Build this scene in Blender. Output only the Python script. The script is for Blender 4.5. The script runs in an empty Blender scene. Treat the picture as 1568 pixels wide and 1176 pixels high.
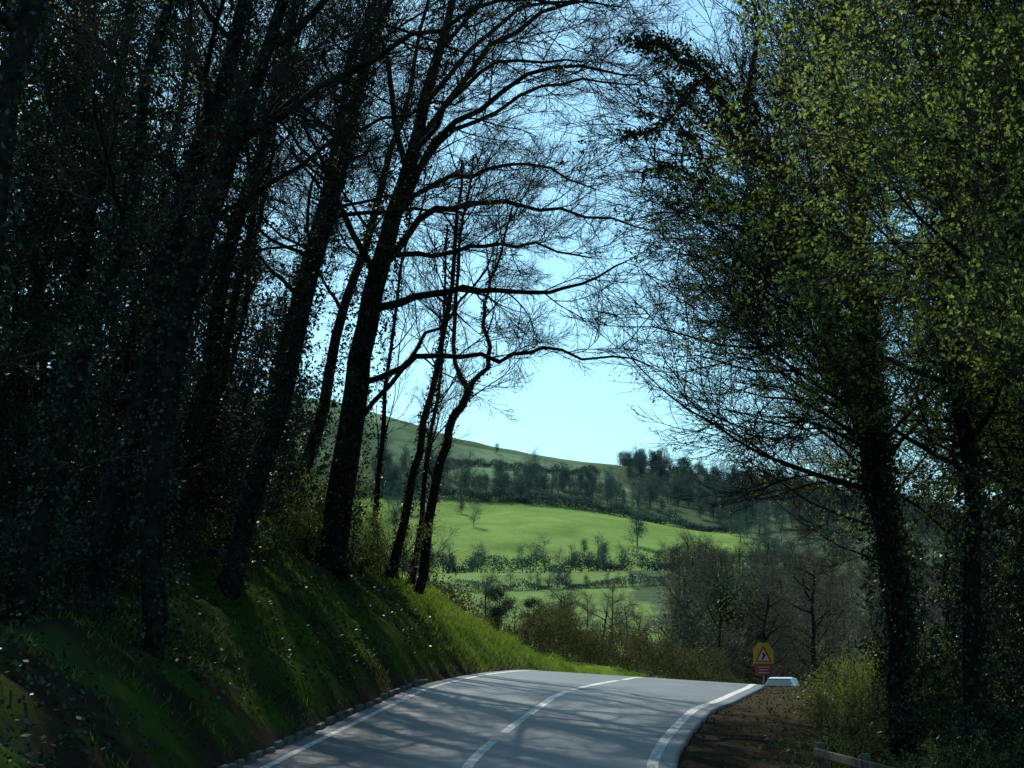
import bpy, math, random, time
import numpy as np
from mathutils import Vector
T0=time.time()
R=np.random.default_rng(7)
random.seed(7)
scene=bpy.context.scene
def link(o,parent=None):
    scene.collection.objects.link(o)
    if parent: o.parent=parent
    return o
def empty(name,loc=(0,0,0)):
    o=bpy.data.objects.new(name,None); o.location=loc; return link(o)

# ---------------------------------------------------------------- materials
def mat(name,build):
    m=bpy.data.materials.new(name); m.use_nodes=True
    nt=m.node_tree; nt.nodes.clear()
    out=nt.nodes.new('ShaderNodeOutputMaterial')
    build(nt,out); return m
def N(nt,t,**k):
    n=nt.nodes.new(t)
    for a,b in k.items():
        if a in n.inputs: n.inputs[a].default_value=b
        else: setattr(n,a,b)
    return n
def ramp(nt,src,c1,c2,lo,hi):
    cr=N(nt,'ShaderNodeValToRGB'); cr.color_ramp.elements[0].position=lo; cr.color_ramp.elements[1].position=hi
    cr.color_ramp.elements[0].color=(*c1,1); cr.color_ramp.elements[1].color=(*c2,1)
    nt.links.new(src,cr.inputs['Fac']); return cr.outputs['Color']
def simple(name,c1,c2,scale=3,rough=.8,bump=0,spec=.3):
    def b(nt,out):
        tc=N(nt,'ShaderNodeTexCoord'); nz=N(nt,'ShaderNodeTexNoise',Scale=scale,Detail=3)
        nt.links.new(tc.outputs['Object'],nz.inputs['Vector'])
        col=ramp(nt,nz.outputs['Fac'],c1,c2,.35,.65)
        p=N(nt,'ShaderNodeBsdfPrincipled',Roughness=rough); p.inputs['Specular IOR Level'].default_value=spec
        nt.links.new(col,p.inputs['Base Color'])
        if bump:
            bp=N(nt,'ShaderNodeBump',Strength=bump,Distance=.03); nt.links.new(nz.outputs['Fac'],bp.inputs['Height']); nt.links.new(bp.outputs[0],p.inputs['Normal'])
        nt.links.new(p.outputs[0],out.inputs['Surface'])
    return mat(name,b)
def twigmat(name,c1,c2):
    def b(nt,out):
        gi=N(nt,'ShaderNodeObjectInfo'); col=ramp(nt,gi.outputs['Random'],c1,c2,0,1)
        p=N(nt,'ShaderNodeBsdfDiffuse'); nt.links.new(col,p.inputs['Color']); nt.links.new(p.outputs[0],out.inputs['Surface'])
    return mat(name,b)
def leafmat(name,c1,c2,rough=.5,trans=.4,gloss=.06):
    def b(nt,out):
        gi=N(nt,'ShaderNodeNewGeometry'); col=ramp(nt,gi.outputs['Random Per Island'],c1,c2,0,1)
        p=N(nt,'ShaderNodeBsdfDiffuse'); nt.links.new(col,p.inputs['Color']); sh=p.outputs[0]
        if trans:
            t=N(nt,'ShaderNodeBsdfTranslucent'); mx=N(nt,'ShaderNodeMixShader',Fac=trans); nt.links.new(col,t.inputs['Color'])
            nt.links.new(sh,mx.inputs[1]); nt.links.new(t.outputs[0],mx.inputs[2]); sh=mx.outputs[0]
        if gloss:
            t=N(nt,'ShaderNodeBsdfGlossy',Roughness=rough); mx=N(nt,'ShaderNodeMixShader',Fac=gloss)
            nt.links.new(sh,mx.inputs[1]); nt.links.new(t.outputs[0],mx.inputs[2]); sh=mx.outputs[0]
        nt.links.new(sh,out.inputs['Surface'])
    return mat(name,b)
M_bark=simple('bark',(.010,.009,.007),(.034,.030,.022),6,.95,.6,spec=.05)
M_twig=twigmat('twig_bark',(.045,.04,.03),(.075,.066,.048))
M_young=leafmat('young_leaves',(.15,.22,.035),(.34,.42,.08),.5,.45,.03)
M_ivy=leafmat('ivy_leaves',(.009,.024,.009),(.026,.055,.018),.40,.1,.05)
M_under=leafmat('undergrowth_leaves',(.03,.06,.012),(.13,.18,.025),.5,.35,.03)
M_grass=leafmat('grass_blades',(.08,.13,.013),(.22,.29,.03),.5,.4,.02)
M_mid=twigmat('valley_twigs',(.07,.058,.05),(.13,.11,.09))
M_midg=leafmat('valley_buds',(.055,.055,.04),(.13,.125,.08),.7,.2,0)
M_far=twigmat('far_twigs_hazed',(.09,.11,.11),(.13,.15,.14))  # twig colour lightened and blued, distance haze painted in
M_farg=leafmat('far_foliage_hazed',(.045,.08,.072),(.10,.145,.115),.8,.2,0)  # foliage colour carries painted aerial haze, pale blue-green
M_farc=leafmat('far_conifer_needles_hazed',(.04,.075,.07),(.065,.105,.092),.8,.15,0)  # bluish distance haze baked into the needle colour
M_wood=simple('weathered_wood',(.06,.05,.035),(.14,.12,.09),8,.85,.4)
M_conc=simple('kerb_concrete',(.06,.06,.05),(.15,.14,.12),9,.9,.4)

# ---------------------------------------------------------------- noise / helpers
TAB=R.random((256,256))
def vn(x,y):
    xi=np.floor(x).astype(int); yi=np.floor(y).astype(int); fx=x-xi; fy=y-yi
    fx=fx*fx*(3-2*fx); fy=fy*fy*(3-2*fy)
    a=TAB[xi&255,yi&255];b=TAB[(xi+1)&255,yi&255];c=TAB[xi&255,(yi+1)&255];d=TAB[(xi+1)&255,(yi+1)&255]
    return (a*(1-fx)+b*fx)*(1-fy)+(c*(1-fx)+d*fx)*fy
def fbm(x,y,o=4):
    s=0;a=.5
    for i in range(o): s=s+a*(vn(x*2**i+i*17.3,y*2**i+i*9.1)-.5); a*=.5
    return s
def ss(a,b,x):
    t=np.clip((x-a)/(b-a),0,1); return t*t*(3-2*t)

# ---------------------------------------------------------------- road centre line (x,y,z,crossfall,left half,right half)
CP=np.array([
(5.5,-60,-1.5,.02,3.4,3.4),(4.0,-25,-1.55,.02,3.4,3.4),(1.8,0,-1.6,.02,3.4,3.4),(-.3,14,-1.72,.03,3.4,3.4),(-.75,27.7,-1.6,.04,3.4,3.4),
(.6,37,-.82,.05,3.4,3.6),(1.5,42.5,-.52,.06,3.5,4.1),(3.4,52,-.32,.065,4.0,4.2),(5.1,60,-.30,.06,4.0,4.1),
(8.3,72,-.95,.05,3.8,3.8),(12,85,-1.8,.04,3.6,3.6),(18.5,100,-3.4,.03,3.5,3.5),(32,120,-5.5,.03,3.5,3.5),(60,138,-7,.02,3.5,3.5),(140,150,-7,.02,3.5,3.5)])
def catmull(P,step=.5):
    out=[]
    for i in range(len(P)-1):
        p0=P[max(i-1,0)];p1=P[i];p2=P[i+1];p3=P[min(i+2,len(P)-1)]
        n=max(2,int(np.linalg.norm(p2[:2]-p1[:2])/step))
        for k in range(n):
            t=k/n
            m1=(p2-p0)*.5;m2=(p3-p1)*.5
            out.append((2*t**3-3*t**2+1)*p1+(t**3-2*t*t+t)*m1+(-2*t**3+3*t*t)*p2+(t**3-t*t)*m2)
    out.append(P[-1]); return np.array(out)
CL=catmull(CP)
tg=np.gradient(CL[:,:2],axis=0); tg/=np.linalg.norm(tg,axis=1)[:,None]
NR=np.stack([tg[:,1],-tg[:,0]],1)     # right normal
SL=np.concatenate([[0],np.cumsum(np.linalg.norm(np.diff(CL[:,:2],axis=0),axis=1))])
def stn(x,y):
    idx=np.zeros(x.shape,int)
    for a in range(0,len(x),4000):
        s=slice(a,a+4000)
        D=(x[s,None]-CL[None,:,0])**2+(y[s,None]-CL[None,:,1])**2
        idx[s]=D.argmin(1)
    d=(x-CL[idx,0])*NR[idx,0]+(y-CL[idx,1])*NR[idx,1]
    return idx,d
HY=[0,20,30,38,45,51,56,60,64,70,80,95,110]
HH=[1.6,1.8,2.3,3.0,3.7,3.5,2.8,2.1,1.1,.7,1.5,2.0,2.2]
def height(x,y):
    x=np.asarray(x,float).ravel();y=np.asarray(y,float).ravel()
    prof=np.interp(y,[60,90,120,160,200,250,300,400,500,600,650,750,850,900,980,1500,6000],
                   [-1,-2.5,-6,-8,-5,2,9,18,30,49,58,78,99,109,112,60,20])
    f=np.interp(x,[-300,-102,-30,60,150,258,500],[1.55,1.36,1.17,1,.89,.68,.5])
    zf=prof*(1+(f-1)*ss(450,850,y))+fbm(x/90,y/90)*12*ss(250,600,y)
    lr=np.clip(.3*(-x-8-.03*np.clip(y-60,0,None)),0,14)*(1-ss(200,350,y))
    zf=zf+lr
    out=zf.copy()
    m=(y<175)
    xm=x[m];ym=y[m]
    i,d=stn(xm,ym)
    zc=CL[i,2];se=CL[i,3];hl=CL[i,4];hr=CL[i,5]
    eL=np.clip(-d-hl,0,None); eR=np.clip(d-hr,0,None)
    H=np.interp(ym,HY,HH); W=H*1.0+.3
    dn=fbm(xm/1.3,ym/1.3)*1.0+fbm(xm/.5+7,ym/.5)*.35
    t=np.clip((eL-.25)/W,0,1)
    bank=H*(t**.85*(1-.15*t)/.85)+np.clip(.33*(eL-.25-W),0,11)*(1-ss(60,80,ym))
    z=zc-se*np.clip(d,-hl,hr)-.12
    z=np.where(eL>0,zc+se*hl-.1+bank+dn*np.clip(eL-.2,0,1),z)
    z=np.where(eR>0,zc-se*hr-.05-.03*np.clip(eR,0,3)-.10*np.clip(eR-1.2,0,5)+dn*.3*np.clip(eR-.3,0,1),z)
    w=ss(95,140,ym)*ss(4.5,14,np.abs(d))
    w=np.maximum(w,ss(155,174,ym))
    out[m]=z*(1-w)+zf[m]*w
    return out
def hz(x,y): return float(height([x],[y])[0])

# ---------------------------------------------------------------- ground sheet
def steps(segs):
    o=[segs[0][0]]
    for a,b,s in segs:
        n=max(1,int(round((b-a)/s))); o+=list(np.linspace(a,b,n+1)[1:])
    return np.array(o)
gx=steps([(-4000,-1000,500),(-1000,-300,50),(-300,-60,6),(-60,-20,2),(-20,14,.4),(14,60,2),(60,300,6),(300,1000,50),(1000,4000,500)])
gy=steps([(-400,-60,40),(-60,0,4),(0,14,1.5),(14,75,.45),(75,180,2),(180,1000,6),(1000,1600,30),(1600,6000,400)])
X,Y=np.meshgrid(gx,gy); nx=len(gx);ny=len(gy)
Z=height(X,Y)
V=np.stack([X.ravel(),Y.ravel(),Z],1)
ii=(np.arange(ny-1)[:,None]*nx+np.arange(nx-1)[None,:]).ravel()
F=np.stack([ii,ii+1,ii+nx+1,ii+nx],1)
NQ=[0]
def qmesh(name,V,F,mats,mi=None,smooth=True):
    me=bpy.data.meshes.new(name); NQ[0]+=len(F)
    me.vertices.add(len(V)); me.vertices.foreach_set('co',np.asarray(V,np.float32).ravel())
    me.loops.add(len(F)*4); me.loops.foreach_set('vertex_index',np.asarray(F,np.int32).ravel())
    me.polygons.add(len(F)); me.polygons.foreach_set('loop_start',np.arange(0,len(F)*4,4,dtype=np.int32))
    for m in mats: me.materials.append(m)
    if mi is not None: me.polygons.foreach_set('material_index',np.asarray(mi,np.int32))
    me.update(calc_edges=True)
    return me
def ground_cols():
    x=X.ravel();y=Y.ravel()
    n1=fbm(x/3,y/3)+.5; n2=fbm(x/40+5,y/40)+.5; n3=fbm(x/.9,y/.9+3)+.5
    xw=x+(fbm(x/30,y/30)*14); yw=y+fbm(x/40+3,y/40+8)*20
    C=np.zeros((len(x),3))
    litter=np.array([.034,.026,.017]); moss=np.array([.045,.072,.014]); gr=np.array([.14,.20,.025])
    C[:]=litter
    i,d=stn(x,y)
    eL=-d-CL[i,4]; eR=d-CL[i,5]
    near=y<100
    t=(ss(.42,.65,n1*.5+n3*.5+.06))[:,None]
    bk=near&(eL>0)&(eL<6)
    C[bk]=(litter*(1-t)+moss*t)[bk]
    g=ss(48,55,y)*(near&(eL>.3)&(eL<9)); C=C*(1-g[:,None])+gr*g[:,None]
    foot=(near&(eL>-1)&(eL<.5)); C[foot]=(.045,.036,.026)
    rv=near&(eR>-1)&(eR<3); C[rv]=(.055,.045,.033)
    C[(y>95)&(y<=180)]=(.07,.075,.035)
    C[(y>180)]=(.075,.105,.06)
    def put(m,c,a=.3):
        C[m]=np.array(c)*(1+a*(n2[m,None]-.5)*2)
    put((yw>200)&(yw<500)&(xw<28+.03*(yw-300)),(.145,.21,.07))
    put((yw>=500)&(yw<668-(.003*np.clip(x-15,0,None)**2))&(xw<92),(.165,.25,.07),.25)
    put((yw>738)&(xw<58),(.115,.175,.10),.8)  # upper hill pasture, its green dulled by haze painted into the colour
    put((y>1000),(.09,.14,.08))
    C*=(.8+.4*n3[:,None]*(y[:,None]<100)+.2*(y[:,None]>=100))
    return C
def b_ground(nt,out):
    at=N(nt,'ShaderNodeVertexColor',layer_name='Col')
    tc=N(nt,'ShaderNodeTexCoord')
    nz=N(nt,'ShaderNodeTexNoise',Scale=2.2,Detail=8,Roughness=.7); nt.links.new(tc.outputs['Object'],nz.inputs['Vector'])
    nz2=N(nt,'ShaderNodeTexNoise',Scale=.06,Detail=8,Roughness=.7); nt.links.new(tc.outputs['Object'],nz2.inputs['Vector'])
    ad=N(nt,'ShaderNodeMath',operation='ADD'); nt.links.new(nz.outputs['Fac'],ad.inputs[0]); nt.links.new(nz2.outputs['Fac'],ad.inputs[1])
    mr=N(nt,'ShaderNodeMapRange'); mr.inputs['From Min'].default_value=.65; mr.inputs['From Max'].default_value=1.35; mr.inputs['To Min'].default_value=.5; mr.inputs['To Max'].default_value=1.45
    nt.links.new(ad.outputs[0],mr.inputs['Value'])
    vm=N(nt,'ShaderNodeVectorMath',operation='SCALE'); nt.links.new(at.outputs['Color'],vm.inputs[0]); nt.links.new(mr.outputs[0],vm.inputs['Scale'])
    p=N(nt,'ShaderNodeBsdfDiffuse'); nt.links.new(vm.outputs[0],p.inputs['Color'])
    bp=N(nt,'ShaderNodeBump',Strength=.6,Distance=.1); nt.links.new(nz.outputs['Fac'],bp.inputs['Height']); nt.links.new(bp.outputs[0],p.inputs['Normal'])
    nt.links.new(p.outputs[0],out.inputs['Surface'])
M_ground=mat('ground_cover',b_ground)
me=qmesh('ground',V,F,[M_ground])
ca=me.color_attributes.new('Col','FLOAT_COLOR','POINT')
C=ground_cols(); ca.data.foreach_set('color',np.concatenate([C,np.ones((len(C),1))],1).astype(np.float32).ravel())
link(bpy.data.objects.new('ground',me))
# ---------------------------------------------------------------- road
def b_road(nt,out):
    tc=N(nt,'ShaderNodeTexCoord')
    n1=N(nt,'ShaderNodeTexNoise',Scale=.7,Detail=6,Roughness=.6); n2=N(nt,'ShaderNodeTexNoise',Scale=45,Detail=3)
    for n in (n1,n2): nt.links.new(tc.outputs['Object'],n.inputs['Vector'])
    col=ramp(nt,n1.outputs['Fac'],(.055,.062,.066),(.115,.122,.125),.3,.7)
    mr=N(nt,'ShaderNodeMapRange'); mr.inputs['From Min'].default_value=.3; mr.inputs['From Max'].default_value=.7; mr.inputs['To Min'].default_value=.6; mr.inputs['To Max'].default_value=1.4
    nt.links.new(n2.outputs['Fac'],mr.inputs['Value'])
    vm=N(nt,'ShaderNodeVectorMath',operation='SCALE'); nt.links.new(col,vm.inputs[0]); nt.links.new(mr.outputs[0],vm.inputs['Scale'])
    p=N(nt,'ShaderNodeBsdfPrincipled',Roughness=.58); p.inputs['Specular IOR Level'].default_value=.3
    nt.links.new(vm.outputs[0],p.inputs['Base Color'])
    bp=N(nt,'ShaderNodeBump',Strength=.5,Distance=.01); nt.links.new(n2.outputs['Fac'],bp.inputs['Height']); nt.links.new(bp.outputs[0],p.inputs['Normal'])
    nt.links.new(p.outputs[0],out.inputs['Surface'])
M_road=mat('asphalt',b_road)
def b_paint(nt,out):
    tc=N(nt,'ShaderNodeTexCoord'); nz=N(nt,'ShaderNodeTexNoise',Scale=7,Detail=8,Roughness=.75); nt.links.new(tc.outputs['Object'],nz.inputs['Vector'])
    col=ramp(nt,nz.outputs['Fac'],(.14,.14,.13),(.70,.70,.65),.38,.54)
    p=N(nt,'ShaderNodeBsdfPrincipled',Roughness=.7); nt.links.new(col,p.inputs['Base Color']); nt.links.new(p.outputs[0],out.inputs['Surface'])
M_paint=mat('road_paint',b_paint)
def strip(offs,s0,s1,dz,zextra=None):
    k=np.where((SL>=s0)&(SL<=s1))[0]
    if len(k)<2: return None
    Vs=[]
    for j in k:
        c=CL[j]
        for n,o in enumerate(offs):
            oo=o(c) if callable(o) else o
            z=c[2]-c[3]*np.clip(oo,-c[4],c[5])+dz
            if zextra is not None: z+=zextra[n]
            Vs.append((c[0]+NR[j,0]*oo,c[1]+NR[j,1]*oo,z))
    m=len(offs); a=(np.arange(len(k)-1)[:,None]*m+np.arange(m-1)[None,:]).ravel()
    return np.array(Vs),np.stack([a,a+1,a+m+1,a+m],1)
offs=[lambda c:-c[4]-.12,lambda c:-c[4]-.1]+[ (lambda c,t=t:(-c[4]*(1-t)+c[5]*t)) for t in np.linspace(0,1,11)]+[lambda c:c[5]+.1,lambda c:c[5]+.12]
Vr,Fr=strip(offs,0,SL[-1],0,[-.4]+[0]*13+[-.4])
link(bpy.data.objects.new('road',qmesh('road',Vr,Fr,[M_road])))
def pack(parts):
    Vs=[];Fs=[];n=0
    for p in parts:
        if p is None: continue
        Vs.append(p[0]);Fs.append(p[1]+n);n+=len(p[0])
    return np.concatenate(Vs),np.concatenate(Fs)
sm=SL[-1]
parts=[strip([lambda c:-c[4]+.22,lambda c:-c[4]+.36],20,sm-20,.004),
       strip([lambda c:c[5]-.42,lambda c:c[5]-.22],20,sm-20,.004)]
s=33
while s<sm-20:
    parts.append(strip([lambda c:-.09,lambda c:.09],s,s+9.5,.004)); s+=10
Vm,Fm=pack(parts)
link(bpy.data.objects.new('road_markings',qmesh('road_markings',Vm,Fm,[M_paint])))
def box_at(c,u,v,w,hx,hy,hzz):
    c=np.array(c);o=[]
    for sz in(-1,1):
        for sx,sy in((-1,-1),(1,-1),(1,1),(-1,1)): o.append(c+u*hx*sx+v*hy*sy+w*hzz*sz)
    return np.array(o),np.array([(3,2,1,0),(4,5,6,7),(0,1,5,4),(1,2,6,5),(2,3,7,6),(3,0,4,7)])
parts=[];s=40.
while s<sm:
    j=np.searchsorted(SL,s); 
    if j>=len(CL)-1: break
    c=CL[j]
    if c[1]>42: break
    if c[1]>10:
        fr=(s-SL[j-1])/(SL[j]-SL[j-1]); p=CL[j-1,:3]*(1-fr)+CL[j,:3]*fr
        o=-c[4]-.14+R.normal(0,.02)
        u=np.array([NR[j,0],NR[j,1],-c[3]]);v=np.array([tg[j,0],tg[j,1],(CL[j,2]-CL[j-1,2])/.5]);w=np.array([0,0,1.])
        parts.append(box_at(p+u*o+w*(.005+R.normal(0,.018)),u,v,w,.055,.20,.10))
    s+=.7
Vk,Fk=pack(parts)
ko=bpy.data.objects.new('kerb',qmesh('kerb',Vk,Fk,[M_conc])); link(ko)
ko.data.polygons.foreach_set('use_smooth',[False]*len(Fk))
bv=ko.modifiers.new('b','BEVEL');bv.width=.03;bv.segments=2

# ---------------------------------------------------------------- tree kit
class Geo:
    def __init__(s): s.V=[];s.F=[];s.M=[];s.n=0
    def add(s,V,F,m):
        s.V.append(V.astype(np.float32));s.F.append((F+s.n).astype(np.int32));s.n+=len(V)
        s.M.append(m if isinstance(m,np.ndarray) else np.full(len(F),m,np.int32))
    def arr(s):
        r=np.concatenate(s.V),np.concatenate(s.F),np.concatenate(s.M); s.V=[];s.F=[];s.M=[]; return r
def nrm(v): return v/(np.linalg.norm(v)+1e-9)
def tube(g,P,Rr,sides=3,m=0):
    P=np.asarray(P,float);Rr=np.asarray(Rr,float)
    t=np.gradient(P,axis=0);t/=np.linalg.norm(t,axis=1)[:,None]+1e-9
    ref=np.array([0,0,1.]) if abs(t[0,2])<.8 else np.array([0,1.,0])
    a=np.cross(t,ref);a/=np.linalg.norm(a,axis=1)[:,None]+1e-9;b=np.cross(t,a)
    an=np.arange(sides)*2*np.pi/sides
    V=(P[:,None]+Rr[:,None,None]*(np.cos(an)[None,:,None]*a[:,None]+np.sin(an)[None,:,None]*b[:,None])).reshape(-1,3)
    i=np.arange(len(P)-1)[:,None]*sides;j=np.arange(sides)[None,:];j2=(j+1)%sides
    F=np.stack([i+j,i+j2,i+sides+j2,i+sides+j],-1).reshape(-1,4)
    g.add(V,F,m)
def grow(p,d,L,n,wan,up=0.):
    P=[np.array(p,float)];d=nrm(np.array(d,float));s=L/n
    for i in range(n):
        d=nrm(d+R.normal(0,wan,3)+np.array([0,0,up])); P.append(P[-1]+d*s)
    return np.array(P)
def leaves(g,C,size,m,flat=.0):
    n=len(C)
    if n==0:return
    u=R.normal(0,1,(n,3));u/=np.linalg.norm(u,axis=1)[:,None]
    w=R.normal(0,1,(n,3))+np.array([0,0,flat]);v=np.cross(w,u);v/=np.linalg.norm(v,axis=1)[:,None]+1e-9
    s=(size*R.uniform(.55,1.3,n))[:,None]
    V=np.stack([C+u*s,C+v*s*.62,C-u*s,C-v*s*.62],1).reshape(-1,3)
    F=np.arange(n*4).reshape(-1,4); g.add(V,F,m)
def spray(nside=13,ntw=4,nleaf=0,L=2.,rt=.0052,leafsize=.03,lm=2):
    g=Geo(); P=grow((0,0,0),(1,0,0),L,4,.12,.03)
    tube(g,P,np.linspace(.015,.006,5),3,1)
    tips=[]
    for i in range(nside):
        t=.12+.86*(i+R.random()*.6)/nside; k=t*4;a=int(min(k,3));p=P[a]+(P[a+1]-P[a])*(k-a)
        d=nrm(P[a+1]-P[a]); sd=1 if i%2 else -1
        dd=nrm(d*.9+np.array([0,sd*R.uniform(.5,1.0),R.normal(.05,.28)]))
        l=L*.46*(1-.55*t)*R.uniform(.6,1.25); Q=grow(p,dd,l,2,.2,.05); tube(g,Q,[rt*1.4,rt*1.2,rt*.7],3,1)
        for q in range(ntw):
            tt=R.uniform(.15,1)*2;b=int(min(tt,1));pp=Q[b]+(Q[b+1]-Q[b])*(tt-b)
            d2=nrm(nrm(Q[b+1]-Q[b])+R.normal(0,.55,3)); W=grow(pp,d2,R.uniform(.14,.42)*L/2,1,.05,.05)
            tube(g,W,[rt,rt*.6],3,1); tips+=[W[1],(W[0]+W[1])/2]
        if ntw==0: tips+=[Q[1],Q[2]]
    if nleaf:
        tips=np.array(tips);C=tips[R.integers(0,len(tips),nleaf)]+R.normal(0,.04,(nleaf,3)); leaves(g,C,leafsize,lm)
    return g.arr()
S_bare=[spray(13,4) for _ in range(5)]
S_few=[spray(12,3,14,leafsize=.033) for _ in range(4)]
S_leaf=[spray(10,3,110,leafsize=.038) for _ in range(5)]
S_ivy=[spray(7,2,110,leafsize=.055,lm=3) for _ in range(3)]
S_dark=[spray(7,1,75,leafsize=.085,lm=3,rt=.01) for _ in range(3)]
S_low=[spray(7,1,0,rt=.010) for _ in range(4)]
def put(g,S,p,d,s):
    V,F,M=S[R.integers(len(S))]
    ex=nrm(d);up=nrm(np.array([R.normal(0,.45),R.normal(0,.45),1.]));ey=np.cross(up,ex);ey=nrm(ey);ez=np.cross(ex,ey)
    g.add((V*s)@np.array([ex,ey,ez])+p,F,M)
def at(P,t):
    k=t*(len(P)-1);a=int(min(k,len(P)-2));return P[a]+(P[a+1]-P[a])*(k-a),nrm(P[a+1]-P[a])
def refine(P,k=4,w=.06):
    P=np.asarray(P,float)
    out=[]
    for i in range(len(P)-1):
        p0=P[max(i-1,0)];p1=P[i];p2=P[i+1];p3=P[min(i+2,len(P)-1)]
        for q in range(k):
            t=q/k;m1=(p2-p0)*.5;m2=(p3-p1)*.5
            pt=(2*t**3-3*t**2+1)*p1+(t**3-2*t*t+t)*m1+(-2*t**3+3*t*t)*p2+(t**3-t*t)*m2
            out.append(pt+(R.normal(0,w,3) if (i+q)>0 else 0))
    out.append(P[-1]);return np.array(out)
def limb(g,P,r0,r1,nsec,slen,nsp,S,ssc=1.,bias=(0,0,.2),t0=.2,sides=6,up=.03,spread=.85):
    tube(g,P,np.linspace(r0,r1,len(P))*1.,sides,0)
    for i in range(nsec):
        t=t0+(1-t0)*(i+R.random())/nsec;p,d=at(P,min(t,.99))
        q=R.normal(0,1,3);q-=d*q.dot(d);q=nrm(q)
        dd=nrm(d*.9+q*spread+np.array(bias)); l=slen*(1.15-.55*t)*R.uniform(.6,1.25)
        rr=max(.014,(r0+(r1-r0)*t)*.42)
        Q=grow(p,dd,l,5,.16,up); tube(g,Q,np.linspace(rr,.012,6),3,0)
        for k in range(nsp):
            tt=.25+.74*(k+R.random()*.6)/nsp;pp,d3=at(Q,min(tt,.99))
            q=R.normal(0,1,3)*np.array([1,1,.6]);q-=d3*q.dot(d3)
            put(g,S,pp,nrm(d3+nrm(q)*.75+np.array(bias)*.4),ssc*R.uniform(.6,1.15))
    put(g,S,P[-1],P[-1]-P[-2],ssc)
def ivy(g,P,rad,n,m=3,thick=.22,size=.05):
    t=R.random(n)*(len(P)-1);a=np.minimum(t.astype(int),len(P)-2);f=(t-a)[:,None];c=P[a]*(1-f)+P[a+1]*f
    th=R.random(n)*2*np.pi
    lump=.35+.9*vn(th*1.2+3,t*1.7)
    rr=rad[0]+(rad[1]-rad[0])*t/(len(P)-1)+thick*lump*R.random(n)**.6
    leaves(g,c+np.stack([np.cos(th)*rr,np.sin(th)*rr,R.normal(0,.06,n)],1),size,m)
TM=[M_bark,M_twig,M_young,M_ivy]
def auto_tree(Ht,r0,lean=(0,0),crown=.35,nl=14,llen=4,nsec=5,slen=2.,nsp=4,S=S_bare,ssc=1.,bias=(0,0,.2),iv=2500,lb=(0,0),low=0,upl=.04,ups=(.05,.75),lowS=None,thick=.22):
    g=Geo()
    P=[np.array([0,0,-.4])];n=9
    for i in range(1,n+1):
        t=i/n; P.append(np.array([lean[0]*t**1.2*Ht+R.normal(0,.12),lean[1]*t*Ht+R.normal(0,.12),Ht*t]))
    P=refine(P,2,.03)
    rad=r0*(1-.82*np.linspace(0,1,len(P))**.9);rad[0]*=1.5;rad[1]*=1.12
    tube(g,P,rad,10,0)
    for i in range(nl):
        t=crown+(1-crown)*((i+R.random()*.7)/nl); p,d=at(P,min(t,.98))
        az=R.random()*6.283; q=nrm(np.array([math.cos(az)+lb[0],math.sin(az)+lb[1],R.uniform(*ups)]))
        L=llen*(1.15-.55*(t-crown)/(1-crown))*R.uniform(.65,1.2)
        Q=grow(p,q,L,8,.11,upl); r=max(.03,r0*(1-.8*t)*.42)
        limb(g,Q,r,.018,nsec,slen,nsp,S,ssc,bias)
    put(g,S,P[-1],P[-1]-P[-2],ssc*1.3)
    for i in range(low):
        t=R.uniform(.08,crown+.1);p,d=at(P,t);az=R.random()*6.283
        put(g,lowS or S,p,np.array([math.cos(az),math.sin(az),R.uniform(-.1,.4)]),R.uniform(.4,.9))
    if iv: ivy(g,P[:int(len(P)*.85)],(r0,r0*.35),iv,thick=thick)
    return g
def gmesh(name,g,mats=TM):
    V,F,M=g.arr(); return qmesh(name,V,F,mats,M)
def place(name,me,x,y,s=1,rz=0,rx=0,ry=0,z=None,parent=None,sz=None):
    o=bpy.data.objects.new(name,me); o.location=(x,y,(hz(x,y) if z is None else z)-.05)
    o.rotation_euler=(rx,ry,rz);o.scale=(s,s,sz or s); return link(o,parent)

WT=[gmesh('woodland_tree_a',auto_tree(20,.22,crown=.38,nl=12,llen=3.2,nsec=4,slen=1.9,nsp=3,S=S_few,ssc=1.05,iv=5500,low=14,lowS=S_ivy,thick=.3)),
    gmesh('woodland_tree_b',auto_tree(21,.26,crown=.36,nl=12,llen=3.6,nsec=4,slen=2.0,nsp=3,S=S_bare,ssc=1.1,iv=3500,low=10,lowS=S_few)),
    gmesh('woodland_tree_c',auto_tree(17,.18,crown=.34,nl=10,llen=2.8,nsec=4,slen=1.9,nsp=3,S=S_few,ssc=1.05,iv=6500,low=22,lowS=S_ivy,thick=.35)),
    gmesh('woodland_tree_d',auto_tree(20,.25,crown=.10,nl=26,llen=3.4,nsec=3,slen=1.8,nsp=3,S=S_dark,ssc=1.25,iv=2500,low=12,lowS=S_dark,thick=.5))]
left=[(-6.2,36,1,0,14),(-7.6,30,1.05,1,11),(-7.6,25.5,.95,2,10),(-8.1,38.5,1,1,11),(-7.2,44,1,0,12),(-6.6,48.5,.9,1,13),(-9.9,42,1.05,1,10),
      (-9.6,50,.85,2,9),(-10.6,36,1,0,8),(-10.8,30,1.1,1,8),(-7.0,19.5,.95,1,8),(-8.9,22,1,0,8),(-8.4,34,.9,2,12),(-8.3,56,.7,1,8),
      (-11.5,46,1,2,8),(-12.5,40,1,1,7),(-9.2,46.5,.85,0,10),(-6.8,40.5,.85,1,13)]
for (x,y,s,k,ln) in left:
    place('ivy_clad_tree' if k in(0,2) else 'bare_tree',WT[k],x,y,s,rz=R.uniform(0,.6),ry=math.radians(ln),rx=math.radians(R.normal(0,2)))
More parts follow.
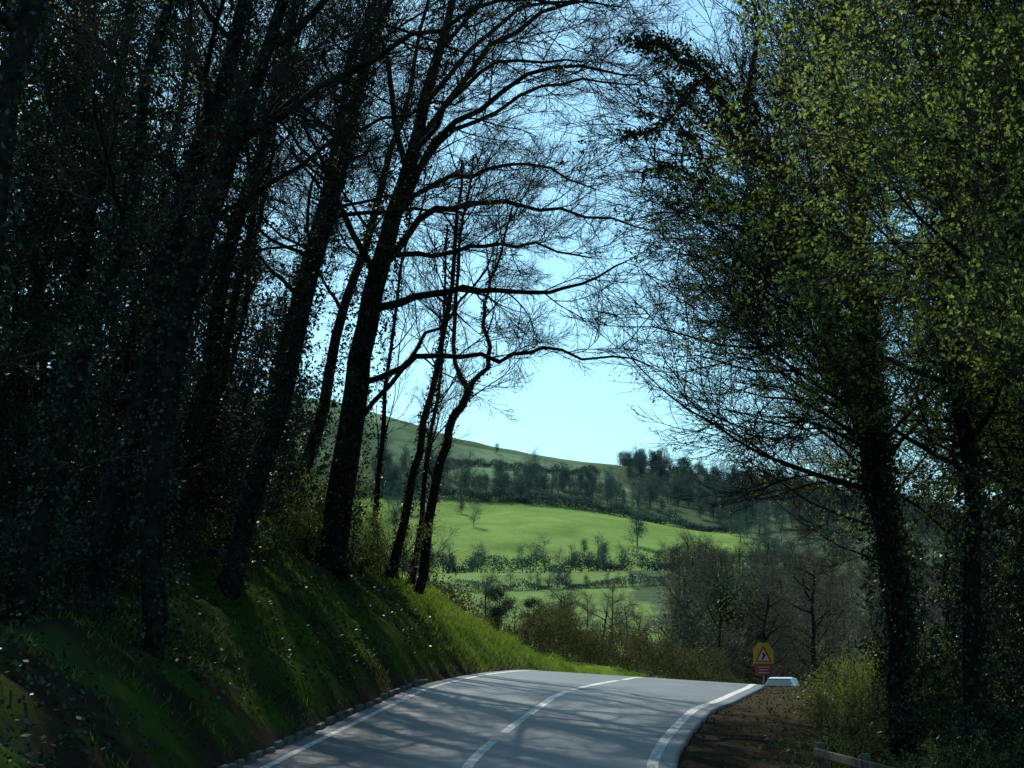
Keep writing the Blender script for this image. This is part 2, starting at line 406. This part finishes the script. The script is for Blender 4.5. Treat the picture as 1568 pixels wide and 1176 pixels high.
for (x,y,s) in [(-13.5,64,.55),(-16,70,.55),(-19,76,.6),(-15.5,79,.6),(-21,84,.65),(-24.5,92,.7),(-17,88,.6),(-13.2,58,.5),(-16,62,.6),(-19,67,.7),
    (-18.5,57,.8),(-16,53,.6),(-14.5,38,.7),(-12.5,72,.5),(-11.5,66,.5),(-10.8,61,.48),
    (-9.6,64,.42),(-10.6,70,.45),(-12.2,54,.45),(-11.8,37.5,.5),(-13.2,46,.5),(-10.8,33,.5),(-14.8,58,.55)]:
    place('ivy_clad_tree',WT[3],x,y,s,rz=R.uniform(0,.8),ry=math.radians(R.uniform(4,9)))
# the big spreading tree on the bank
g=Geo();by=45.
TR=refine([(-4.95,by,2.6),(-4.75,by,4.6),(-4.36,by,7.7),(-3.95,by,10.4),(-3.4,by+.2,12.8),(-2.7,by+.3,15.3),(-2.0,by,18.2),(-1.4,by,20.5)],3,.05)
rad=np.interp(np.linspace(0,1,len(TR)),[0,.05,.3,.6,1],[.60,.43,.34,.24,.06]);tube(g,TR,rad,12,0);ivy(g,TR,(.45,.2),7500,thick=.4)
LB=[([(-4.0,45,9.9),(-2.3,44.6,10.4),(-.45,44,10.35),(1.4,43.5,10.2),(3.1,43,10.9)],.13,9),
    ([(-4.3,45,7.6),(-2.6,44.8,8.6),(-.4,44.5,8.55),(1.4,44.3,8.75),(3.8,44,8.2)],.10,7),
    ([(-3.9,45,10.8),(-2.7,45.5,12.7),(-.8,45.8,13.4),(1.4,46,13.2),(4.0,46,12.6)],.13,11),
    ([(-3.3,45,13),(-1.6,44.5,15.3),(1.1,43.6,16.6),(3.6,43,16.2)],.12,12),
    ([(-2.9,45,14.6),(-.6,44.6,17.6),(2.2,44.4,19.3),(3.6,44,19.8)],.11,12),
    ([(-3.7,45,11.6),(-1.6,44.6,11.6),(.1,44.2,11.7),(2.2,43.8,11.2)],.09,9),
    ([(-4.5,45,6.6),(-3.,44.4,8.2),(-1.6,43.8,9.6),(-.6,43.2,11)],.08,6),
    ([(-3.5,45,12.6),(-1.8,46.5,14.4),(.6,48,15.2),(2.6,48.6,14.6)],.10,10),
    ([(-3.9,45,11),(-5.2,44,13.5),(-6.2,43,16)],.11,6),
    ([(-3,45,14),(-3.6,44,17),(-4.2,43,20)],.10,6),
    ([(-2.2,45,17.2),(-.6,45,20),(.8,45,22)],.08,7),
    ([(-2.4,45,16.2),(.3,44,18.6),(2.9,43,18.2)],.08,9),
    ([(-3.0,45,14),(-1,46,16),(1.5,47,17.5),(3.8,47,17.4)],.09,8),
    ([(-3.4,45,12.9),(-2.2,42.5,14.6),(-.4,40.5,15.6),(1.8,39.4,15.2)],.10,10)]
for P,r,ns in LB:
    limb(g,refine(P,4,.07),r,.022,ns,2.0,4,S_bare,.95,(.05,0,.04),t0=.2,up=.0)
link(bpy.data.objects.new('spreading_oak_tree',gmesh('spreading_oak_tree',g)))
g=Geo();P=refine([(-6.4,29,-.4),(-6.2,29,4),(-5.6,29,8),(-4.6,29,11.5),(-3.4,29,14.5)],3,.05)
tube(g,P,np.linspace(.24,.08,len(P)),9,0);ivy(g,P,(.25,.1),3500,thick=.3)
for Q,r,ns in [([(-5.2,29,9.4),(-3,29,11),(-.8,29,12.2),(1.4,29,12.4)],.08,10),([(-4.6,29,11.4),(-2.4,28.6,13.4),(0,28,14.4)],.08,8),([(-5.6,29,8),(-4,29.5,9.4),(-2.4,30,10.4),(-.9,30.4,11)],.06,9),([(-5.9,29,6.2),(-4.9,28.5,8),(-4.0,28,9.4)],.05,6),([(-5.4,29,9),(-4.6,30,10.6),(-3.2,31,11.6)],.06,7)]:
    limb(g,refine(Q,4,.06),r,.02,ns,1.7,4,S_bare+S_few,.75,(.1,0,.05),t0=.15,up=0)
link(bpy.data.objects.new('bare_tree',gmesh('arching_bare_tree',g)))
def slim(name,polys,iv=900,nsec=3):
    g=Geo()
    for P,r0,r1,br in polys:
        Q=refine(P,4,.04);tube(g,Q,np.linspace(r0,r1,len(Q)),8,0)
        for k in range(br):
            p,d=at(Q,.35+.64*(k+R.random()*.6)/br); az=R.random()*6.28
            limb(g,grow(p,nrm(d*.8+np.array([math.cos(az)*.7,math.sin(az)*.7,0])),R.uniform(1.2,2.4),6,.12,.05),.03,.012,nsec,1.1,2,S_bare,.62)
        if iv: ivy(g,Q,(r0,r1),iv,thick=.12)
    return link(bpy.data.objects.new(name,gmesh(name,g)))
slim('forked_ash_tree',[([(-2.97,52,2.4),(-2.5,52,5.5),(-2.0,52,7.6),(-1.4,52,8.9)],.17,.12,2),([(-1.4,52,8.9),(-1.9,52.3,10.4),(-1.7,52.5,14),(-1.3,52.6,17)],.09,.03,7),([(-1.4,52,8.9),(-.7,52,10),(-.9,52,11.4),(-.5,52,13),(0,52,15)],.09,.03,7)],500)
slim('slender_birch_tree',[([(-3.75,50,2.8),(-3.2,50,5),(-2.5,50,8.5),(-1.9,50,12),(-1.6,50,16)],.16,.04,8)],1800)
slim('slender_birch_tree',[([(-3.3,54,2.6),(-2.9,54,6),(-2.4,54,10),(-2.2,54,15)],.11,.03,7)],1200)
slim('slender_birch_tree',[([(-4.6,51.5,3),(-4.2,51.5,6),(-3.9,51.5,10),(-3.3,51.5,15)],.11,.03,7)],1200)
RT=[gmesh('hornbeam_a',auto_tree(17,.20,lean=(-.02,0),crown=.28,nl=20,llen=3.9,nsec=5,slen=2.1,nsp=4,S=S_leaf,ssc=1.05,iv=5000,bias=(-.05,0,.14),lb=(-.3,0),upl=.03,low=4,ups=(.1,.8),thick=.3)),
    gmesh('hornbeam_c',auto_tree(15,.18,lean=(-.07,0),crown=.34,nl=18,llen=4.2,nsec=5,slen=2.1,nsp=4,S=S_few,ssc=1.05,iv=5000,bias=(-.06,0,.16),lb=(-.6,0),upl=.03,low=2,ups=(.0,.7),thick=.3))]
RT.insert(1,RT[0])
right=[(7.6,32.5,1,2,0),(8.4,30,1,0,.3),(8.8,37,1,2,-.2),(10.6,33,1.05,0,1),(10.2,43,.9,2,.2),(12.5,38,1,1,2),(9.6,26,1,1,.4),(8.4,23,.95,0,.6),
       (13,46,.9,0,2.5),(12.2,29,1,0,4),(13.2,55,.85,2,0),(15.5,41,1,1,5)]
for (x,y,s,k,rz) in right:
    place('ivy_clad_tree' if k==1 else 'hornbeam_tree',RT[k],x,y,s,rz=rz)
for (x,y,s) in [(17.5,52,.7),(15,34,.7),(19,44,.7),(15.2,49,.5),(19,60,.6),(22,66,.65),(17.5,66,.5),(25,75,.7),(13.5,40,.45),(22,54,.7)]: place('ivy_clad_tree',WT[3],x,y,s,rz=x)
g=Geo()
P=refine([(8.0,34,-1.9),(7.8,34,2),(7.2,34,5.5),(6.2,34,8.6),(5.2,34,11.2),(4.0,33.6,12.8),(2.6,33,13.2)],4,.05)
tube(g,P,np.linspace(.22,.04,len(P)),9,0);ivy(g,P,(.22,.06),7500,thick=.55)
for Q,r in [([(5.6,34,10.2),(4.3,33.5,9.6),(3.9,33.4,10.3),(2.9,33,10.3)],.05),([(6.7,34,7.2),(5.2,34,9.2),(4.1,33.8,10.8),(3.6,33.6,11.6)],.05),([(5.,34,11.5),(5.2,33,13.6),(4.8,32.4,15)],.07),([(6.2,34,8.6),(6.9,33,11),(6.4,32,13.6)],.07),([(4.2,33.6,12.6),(3.2,33.8,11.6),(2.4,34,11.4)],.05),([(5.4,34,10.8),(4.2,34.5,12),(3.4,35,13.2)],.05)]:
    Q=refine(Q,4,.06);limb(g,Q,r,.02,5,1.4,2,S_ivy+S_few+S_bare,.75,(0,0,.1));ivy(g,Q,(.06,.03),700,thick=.3)
link(bpy.data.objects.new('ivy_clad_tree',gmesh('ivy_clad_limb_tree',g)))
def shrub(h=1.8,n=16,S=S_leaf,sp=.5):
    g=Geo()
    for i in range(n):
        az=R.random()*6.28;d=nrm(np.array([math.cos(az)*sp,math.sin(az)*sp,1.]))
        Q=grow((math.cos(az)*.15,math.sin(az)*.15,-.1),d,h*R.uniform(.6,1),5,.12,.0);tube(g,Q,np.linspace(.018,.006,6),3,0)
        for k in range(4): p,dd=at(Q,R.uniform(.15,.99));put(g,S,p,dd+R.normal(0,.5,3),R.uniform(.25,.5)*h/1.8)
    return g
SH=[gmesh('shrub_a',shrub(1.8)),gmesh('shrub_b',shrub(1.6,13,S_leaf,.8)),gmesh('shrub_c',shrub(2.,14,S_few,.5)),gmesh('shrub_d',shrub(1.8,12,S_dark,.7))]
for (x,y,s,k) in [(-5.6,46.6,1.2,0),(-5.9,44.6,.9,1),(-4.1,50.5,1.2,0),(-3.6,52.8,1.1,2),(-4.7,48.6,1.,1),(-6.4,41,.9,1),(-7.4,33,.8,3),(-3.2,55.5,.8,2),(-8,47,1.6,3),(-9,53,1.7,3),(-6.8,52,1.6,0),(-7.6,60,1.8,3),(-10,60,2,3),(-12,50,2,3),(-13,58,2.1,3),(-10.5,44.5,1.6,3),(-12,36,1.6,3),(-9.6,33,1.3,3),(-10.5,39.5,1.5,3),(-8.8,28,1,3),(-9.6,25,1,3),(-11.2,33,1.5,3),(-5.6,57,1.4,1),(-7.2,55,1.6,3),(-9,36,1.1,3),(-14,45,2,3),(-7.6,42.5,1,3),(-8.2,50,1.3,3),(-7.8,37,.8,3),(-8.6,63,1.6,3),(-6.4,60,1.3,3),
     (-8.0,30.5,.8,3),(-8.6,31.5,.9,3),(-7.2,27.5,.6,3),(-8.1,26.5,.8,3),(-8.4,24.2,.8,3),(-6.9,38.5,.6,3),
     (6.5,33.6,.7,0),(7.5,36.5,.8,1),(5.5,29,.6,0),(6.3,31,.7,2),(8.4,40,.9,0),(9.2,44,.9,1),(10.6,48.5,.9,0),(7.2,28,.8,1),(8.2,34,1,0),(9.5,37,1.2,1),(11.6,52.5,.9,0),(12.4,57,.9,1),(6.6,25.5,.7,0),(10.5,41,1.3,3),(11,45,1.4,3),(9,31,1.1,3),(12.4,49,1.4,0),(13.8,60,1.2,1),(13.5,55,1.4,3),(16,66,1.3,0),(10,34,1.4,3),(11,37,1.4,3),(8.8,28,1.2,3),(7.8,25,1,3)]:
    place('dark_shrub' if k==3 else 'leafy_shrub',SH[k],x,y,s,rz=R.uniform(0,6.28))

def scatter(n,x0,x1,y0,y1,cond):
    x=R.uniform(x0,x1,n);y=R.uniform(y0,y1,n);i,d=stn(x,y);k=cond(x,y,-d-CL[i,4],d-CL[i,5]);x=x[k];y=y[k];return x,y,height(x,y)
def blades(x,y,z,L,w,droop=.5):
    n=len(x);l=L*R.uniform(.5,1.3,n);az=R.random(n)*6.283;c=np.stack([x,y,z-.01],1)
    side=np.stack([np.cos(az),np.sin(az),np.zeros(n)],1)*(w/2);ln=np.stack([R.normal(0,droop,n),R.normal(0,droop,n),np.ones(n)],1)*l[:,None]
    mid=c+ln*.55;tip=c+ln*np.array([1.35,1.35,.92])
    V=np.stack([c-side,c+side,mid+side*.8,mid-side*.8,tip+side*.1,tip-side*.1],1).reshape(-1,3)
    b=np.arange(n)[:,None]*6;F=np.concatenate([b+np.array([[0,1,2,3]]),b+np.array([[3,2,4,5]])]);return V,F
a=scatter(50000,-10,3,20,66,lambda x,y,eL,eR:(eL>.35)&(eL<4.0)&((fbm(x/1.5,y/1.5)>.05)|(y>51)))
b_=scatter(34000,-5,6,49,70,lambda x,y,eL,eR:(eL>.2)&(eL<5))
Vg,Fg=pack([blades(*a,.14,.012),blades(*b_,.20,.016)])
link(bpy.data.objects.new('bank_grass',qmesh('bank_grass',Vg,Fg,[M_grass])))
g=Geo()
x,y,z=scatter(64000,-20,0,16,62,lambda x,y,eL,eR:(eL>.7)&(fbm(x/2+9,y/2)>-.06)&((y<50)|(eL>4)))
leaves(g,np.stack([x,y,z+R.random(len(x))**2*.4],1),.045,0,1.2)
V_,F_,M_=g.arr();link(bpy.data.objects.new('ground_ivy',qmesh('ground_ivy',V_,F_,[M_ivy])))
g=Geo()
x,y,z=scatter(26000,2,22,18,66,lambda x,y,eL,eR:(eR>1.3)&(fbm(x/1.5+9,y/1.5)>-.08))
leaves(g,np.stack([x,y,z+R.random(len(x))**2*.5],1),.05,0,.8)
V_,F_,M_=g.arr();link(bpy.data.objects.new('verge_undergrowth',qmesh('verge_undergrowth',V_,F_,[M_under])))
g=Geo()
M_dead=leafmat('dead_leaves',(.035,.022,.011),(.10,.065,.035),.6,0,0)
x,y,z=scatter(26000,-12,10,18,62,lambda x,y,eL,eR:((eR>0.05)&(eR<3))|((eL>.1)&(eL<1.3)))
leaves(g,np.stack([x,y,z+.02],1),.03,0,3)
V_,F_,M_=g.arr();link(bpy.data.objects.new('leaf_litter',qmesh('leaf_litter',V_,F_,[M_dead])))
def hedge(name,path,h,w,dens,mats,sz,sp=S_few,nsp=2.):
    g=Geo();P=np.array(path,float);seg=np.linalg.norm(np.diff(P,axis=0),axis=1);L=seg.sum();cs=np.concatenate([[0],np.cumsum(seg)])
    n=int(dens*L);s=R.random(n)*L;x=np.interp(s,cs,P[:,0]);y=np.interp(s,cs,P[:,1])
    hh=h*(.3+1.3*vn(s*.5/w,s*0+2));t=R.random(n)**.7
    ox=R.normal(0,w*.4,n);oy=R.normal(0,w*.4,n);z0=height(x,y)
    leaves(g,np.stack([x+ox,y+oy,z0+hh*t],1),sz,2)
    for i in range(int(nsp*L)):
        k=R.integers(n);put(g,sp,np.array([x[k],y[k],z0[k]+R.uniform(.0,.6)*h]),np.array([R.normal(0,.5),R.normal(0,.5),1]),R.uniform(.35,.8)*h/1.6)
    return link(bpy.data.objects.new(name,gmesh(name,g,mats)))
M_hedge=leafmat('hedge_leaves',(.05,.045,.022),(.12,.12,.04),.6,.3,0)
hm=[M_bark,M_twig,M_hedge,M_ivy]
hedge('hedgerow',[(.6,72),(4,83),(9.2,95),(14.5,106)],1.8,.9,600,hm,.06,nsp=3)
hedge('hedgerow',[(-3,64),(-1.5,70),(.6,73)],1.4,.8,450,hm,.06,nsp=3)
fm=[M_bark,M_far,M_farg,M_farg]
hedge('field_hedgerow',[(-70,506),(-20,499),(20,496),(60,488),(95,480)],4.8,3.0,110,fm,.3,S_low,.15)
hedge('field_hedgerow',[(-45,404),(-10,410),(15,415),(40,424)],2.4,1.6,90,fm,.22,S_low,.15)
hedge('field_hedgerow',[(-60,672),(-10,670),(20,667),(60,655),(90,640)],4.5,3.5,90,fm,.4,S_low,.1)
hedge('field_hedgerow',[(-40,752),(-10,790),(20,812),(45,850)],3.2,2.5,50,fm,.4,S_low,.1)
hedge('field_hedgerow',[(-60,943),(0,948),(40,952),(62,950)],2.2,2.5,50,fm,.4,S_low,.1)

def mid_tree(Ht,S,ssc,nl,dense=0,nk=5,ls=.012,sp=(.055,.045)):
    g=Geo();P=refine([(0,0,-.5),(0,0,Ht*.25),(R.normal(0,.3),R.normal(0,.3),Ht*.55),(R.normal(0,.5),R.normal(0,.5),Ht*.92)],3,.05)
    tube(g,P,np.linspace(Ht*.022,Ht*.006,len(P)),6,0)
    tips=[]
    for i in range(nl):
        t=.2+.79*(i+R.random()*.5)/nl;p,d=at(P,t);az=R.random()*6.28
        q=np.array([math.cos(az),math.sin(az),R.uniform(.25,1.)]);L=Ht*.36*(1.15-.55*t)*R.uniform(.7,1.15)
        Q=grow(p,q,L,5,.14,.05);tube(g,Q,np.linspace(Ht*.009,Ht*.002,6),3,0)
        tips+=list(Q[2:])
        for k in range(nk):
            pp,dd=at(Q,.3+.69*(k+R.random()*.5)/nk);put(g,S,pp,nrm(dd+R.normal(0,.55,3)),ssc*R.uniform(.7,1.1))
    if dense:
        tips=np.array(tips);k=R.integers(0,len(tips),dense)
        C=tips[k]+R.normal(0,1,(dense,3))*Ht*np.array([sp[0],sp[0],sp[1]]);leaves(g,C,Ht*ls,2)
    return g
MM=[M_bark,M_mid,M_midg,M_midg]
MT=[gmesh('valley_tree_a',mid_tree(12,S_low,1.5,15,dense=1800,ls=.008),MM),gmesh('valley_tree_b',mid_tree(13,S_low,1.5,16,dense=2400,ls=.008),MM),gmesh('valley_tree_c',mid_tree(11,S_low,1.3,14,dense=1800,ls=.009),[M_bark,M_mid,M_under,M_midg])]
MB=gmesh('valley_bare_tree',mid_tree(13,S_bare,1.3,15),MM)
MI=gmesh('valley_ivy_tree',mid_tree(12,S_low,1.2,14,dense=6500,ls=.013),[M_bark,M_mid,leafmat('valley_ivy',(.02,.045,.026),(.045,.085,.04),.5,.1,0),M_ivy])
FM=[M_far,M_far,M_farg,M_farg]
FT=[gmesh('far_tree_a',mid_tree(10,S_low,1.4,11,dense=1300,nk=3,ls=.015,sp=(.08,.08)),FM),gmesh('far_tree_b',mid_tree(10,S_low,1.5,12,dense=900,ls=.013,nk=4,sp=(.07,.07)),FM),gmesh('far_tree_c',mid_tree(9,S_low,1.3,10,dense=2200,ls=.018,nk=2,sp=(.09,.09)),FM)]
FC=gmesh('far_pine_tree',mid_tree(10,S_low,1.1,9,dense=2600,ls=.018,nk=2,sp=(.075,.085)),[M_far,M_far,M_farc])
def mass(name,meshes,n,fn,smin=.7,smax=1.2):
    e=empty(name)
    k=0;tr=0
    while k<n and tr<n*20:
        tr+=1;p=fn()
        if p is None: continue
        me=meshes[R.integers(len(meshes))];s=R.uniform(smin,smax)
        place('tree_%d'%k,me,p[0],p[1],s,rz=R.uniform(0,6.28),parent=e,sz=s*R.uniform(.85,1.15));k+=1
U=R.uniform
def wood_r():
    y=U(112,430);lo=max(14,.075*y) if y<260 else .10*y-2;x=U(lo,.30*y);i,d=stn(np.array([x]),np.array([y]))
    return None if abs(d[0])<6 and y<160 else (x,y)
mass('valley_woodland',MT,165,wood_r,.7,1.15)
def mid_l():
    y=U(190,300);return (U(-.03*y,.09*y),y)
mass('valley_trees',MT+[MI],28,mid_l,.4,.85)
place('oak_tree',MB,10.6,200,1.0,rz=1)
place('ivy_clad_tree',MI,17.5,135,1.15,rz=2);place('ivy_clad_tree',MI,21,150,1.1,rz=1)
place('oak_tree',MB,7.5,150,.55);place('oak_tree',MT[2],11,140,.6,rz=2);place('oak_tree',MB,1.2,170,.62,rz=2)
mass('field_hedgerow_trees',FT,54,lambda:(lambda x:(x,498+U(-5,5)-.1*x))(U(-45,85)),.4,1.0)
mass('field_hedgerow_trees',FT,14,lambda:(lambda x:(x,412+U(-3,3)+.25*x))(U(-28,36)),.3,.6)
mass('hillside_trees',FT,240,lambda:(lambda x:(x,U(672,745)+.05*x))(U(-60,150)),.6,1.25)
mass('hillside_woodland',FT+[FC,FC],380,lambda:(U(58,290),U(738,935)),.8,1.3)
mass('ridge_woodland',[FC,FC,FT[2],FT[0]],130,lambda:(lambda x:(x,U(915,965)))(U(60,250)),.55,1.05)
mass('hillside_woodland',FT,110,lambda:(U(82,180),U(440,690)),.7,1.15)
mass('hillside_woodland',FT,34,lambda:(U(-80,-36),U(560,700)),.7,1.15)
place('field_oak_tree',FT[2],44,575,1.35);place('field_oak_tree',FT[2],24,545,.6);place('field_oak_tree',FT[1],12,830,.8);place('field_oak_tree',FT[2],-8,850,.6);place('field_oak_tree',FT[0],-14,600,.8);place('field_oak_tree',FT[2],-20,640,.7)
# ---------------------------------------------------------------- sign, fence, car
def pmesh(name,V,F,m,parent=None,loc=(0,0,0),bev=0):
    me=bpy.data.meshes.new(name);me.from_pydata([tuple(map(float,v)) for v in V],[],[tuple(int(q) for q in f) for f in F]);me.materials.append(m)
    o=bpy.data.objects.new(name,me);o.location=loc;link(o,parent)
    if bev: b=o.modifiers.new('b','BEVEL');b.width=bev;b.segments=2
    return o
def prism(poly,y0,y1):
    n=len(poly);V=[(p[0],y0,p[1]) for p in poly]+[(p[0],y1,p[1]) for p in poly]
    F=[tuple(range(n)),tuple(range(2*n-1,n-1,-1))]+[((i+1)%n,i,n+i,n+(i+1)%n) for i in range(n)];return V,F
sx,sy=8.75,57.6;sz=hz(sx,sy)
sg=empty('warning_sign',(sx,sy,sz));sg.rotation_euler=(0,0,math.radians(-6));sg.scale=(.88,.88,.88)
M_yel=simple('sign_yellow',(.50,.33,.035),(.62,.42,.05),3,.5);M_red=simple('sign_red',(.26,.05,.035),(.34,.07,.05),3,.5);M_wh=simple('sign_white',(.46,.46,.42),(.6,.6,.55),3,.5);M_blk=simple('sign_black',(.012,.012,.012),(.02,.02,.02),3,.5);M_gal=simple('galvanised_post',(.2,.2,.2),(.3,.3,.3),9,.5)
b0=.50
g=Geo();tube(g,np.array([(0,.06,-.3),(0,.06,b0+1.2)]),[.035,.035],12,0);V_,F_,M_=g.arr();o=bpy.data.objects.new('post',qmesh('post',V_,F_,[M_gal]));link(o,sg)
def sp(nm,poly,y0,y1,m): pmesh(nm,*prism(poly,y0,y1),m,sg)
sp('backing_board',[(-.40,b0+.46),(.40,b0+.46),(.40,b0+.98),(.20,b0+1.28),(-.20,b0+1.28),(-.40,b0+.98)],0,.02,M_yel)
tb=b0+.53
sp('triangle_border',[(-.32,tb),(.32,tb),(.04,tb+.60),(-.04,tb+.60)],-.006,-.001,M_red)
sp('triangle_face',[(-.235,tb+.05),(.235,tb+.05),(0,tb+.50)],-.011,-.007,M_wh)
sp('bend_symbol',[(-.06,tb+.07),(.0,tb+.07),(.02,tb+.18),(.10,tb+.24),(.04,tb+.33),(-.02,tb+.37),(-.06,tb+.30),(.0,tb+.25),(-.06,tb+.18)],-.016,-.012,M_blk)
sp('plate',[(-.32,b0+.0),(.32,b0+.0),(.32,b0+.44),(-.32,b0+.44)],.0,.02,M_red)
for k,(w,zz) in enumerate([(.22,.31),(.17,.20),(.2,.09)]): sp('plate_lettering_%d'%k,[(-w,b0+zz),(w,b0+zz),(w,b0+zz+.03),(-w,b0+zz+.03)],-.006,-.001,M_wh)
fn=empty('wooden_fence');fp=[(4.55,24.6),(4.7,22.2),(4.9,19.8),(5.1,17.4)]
def rail(nm,p,q,h,t):
    p=np.array(p);q=np.array(q);u=nrm(q-p);w=np.array([0,0,1.]);v=nrm(np.cross(w,u));w=np.cross(u,v)
    V_,F_=box_at((p+q)/2,u,v,w,np.linalg.norm(q-p)/2,t/2,h/2);pmesh(nm,V_,F_,M_wood,fn,bev=.012)
for k,(x,y) in enumerate(fp):
    z=hz(x,y);rail('post_%d'%k,(x,y,z-.3),(x,y+.01,z+.98),.1,.1)
    if k: 
        x0,y0=fp[k-1];z0=hz(x0,y0)
        for j,h in enumerate((.48,.84)): rail('rail_%d_%d'%(k,j),(x0-.075,y0+.12,z0+h),(x-.075,y-.12,z+h),.12,.04)
M_car=simple('white_car_paint',(.75,.77,.79),(.8,.82,.83),1,.25,spec=.5);M_gl=simple('car_glass',(.02,.025,.03),(.03,.035,.04),1,.08,spec=.6);M_ty=simple('tyre',(.015,.015,.015),(.03,.03,.03),5,.9);M_lamp=simple('headlamp',(.6,.6,.6),(.8,.8,.8),3,.1)
j=np.argmin((CL[:,0]-12)**2+(CL[:,1]-85)**2);cp=CL[j]
ox=1.75;cx=cp[0]+NR[j,0]*ox;cy=cp[1]+NR[j,1]*ox;cz=cp[2]-cp[3]*ox
car=empty('white_car',(cx,cy,cz));car.rotation_euler=(0,0,-math.atan2(tg[j,0],tg[j,1])+math.pi)
def loft(nm,rows,m,bev=.04):
    V=[];F=[]
    for r in rows:
        y,zb,zt,wb,wt=r; V+=[(-wb,y,zb),(wb,y,zb),(wt,y,zt),(-wt,y,zt)]
    for k in range(len(rows)-1):
        a=k*4
        for q in range(4): F.append((a+q,a+(q+1)%4,a+4+(q+1)%4,a+4+q))
    F.append((3,2,1,0));a=(len(rows)-1)*4;F.append((a,a+1,a+2,a+3))
    return pmesh(nm,V,F,m,car,bev=bev)
loft('body',[(-2.0,.35,.85,.76,.78),(-1.9,.25,.98,.84,.8),(-.9,.22,.95,.86,.8),(.9,.22,.92,.86,.78),(1.7,.24,.80,.84,.72),(2.02,.34,.62,.74,.66)],M_car,.06)
loft('cabin',[(-1.85,.93,.97,.74,.73),(-1.5,.93,1.40,.76,.56),(-.3,.93,1.46,.78,.58),(.25,.92,1.42,.78,.56),(1.05,.88,.93,.74,.72)],M_gl,.03)
loft('roof',[(-1.55,1.375,1.42,.60,.55),(-.3,1.44,1.50,.61,.56),(.3,1.39,1.45,.60,.55)],M_car,.02)
for k,(wx,wy) in enumerate([(-.76,1.25),(.76,1.25),(-.76,-1.25),(.76,-1.25)]):
    g=Geo();tube(g,np.array([(wx-.1,wy,.31),(wx-.095,wy,.31),(wx+.095,wy,.31),(wx+.1,wy,.31)]),[.001,.31,.31,.001],20,0);V_,F_,M_=g.arr();o=bpy.data.objects.new('wheel_%d'%k,qmesh('wheel',V_,F_,[M_ty]));link(o,car)
for k,wx in enumerate((-.55,.55)): pmesh('headlamp_%d'%k,*box_at((wx,1.93,.64),np.array([1,0,0]),np.array([0,1,0]),np.array([0,0,1]),.15,.08,.06),M_lamp,car,bev=.02)

# ---------------------------------------------------------------- light
el=math.radians(47);az=math.radians(-22)   # azimuth from +Y toward +X
sv=Vector((math.sin(az)*math.cos(el),math.cos(az)*math.cos(el),math.sin(el)))
ld=bpy.data.lights.new('sun','SUN');ld.energy=5.0;ld.angle=math.radians(.5);ld.color=(1,.97,.86)
lo=bpy.data.objects.new('sun',ld);lo.rotation_euler=(-sv).to_track_quat('-Z','Y').to_euler();link(lo)
w=bpy.data.worlds.new('World');scene.world=w;w.use_nodes=True;nt=w.node_tree;bg=nt.nodes['Background']
sk=nt.nodes.new('ShaderNodeTexSky');sk.sky_type='NISHITA';sk.sun_disc=False;sk.sun_elevation=el;sk.sun_rotation=az;sk.altitude=50;sk.air_density=1.;sk.dust_density=1.2;sk.ozone_density=1.4
mx=nt.nodes.new('ShaderNodeVectorMath');mx.operation='MULTIPLY';mx.inputs[1].default_value=(.78,1.24,1.28)
nt.links.new(sk.outputs[0],mx.inputs[0]);nt.links.new(mx.outputs[0],bg.inputs['Color']);bg.inputs['Strength'].default_value=.13

cam=bpy.data.cameras.new('camera');cam.lens=57.4;cam.sensor_width=36;cam.clip_end=9000;cam.clip_start=.1
co=bpy.data.objects.new('camera',cam);co.rotation_euler=(math.radians(99.93),0,0);link(co);scene.camera=co
scene.view_settings.view_transform='Standard';scene.view_settings.look='None';scene.view_settings.exposure=0
print('QUADS',NQ[0],time.time()-T0)
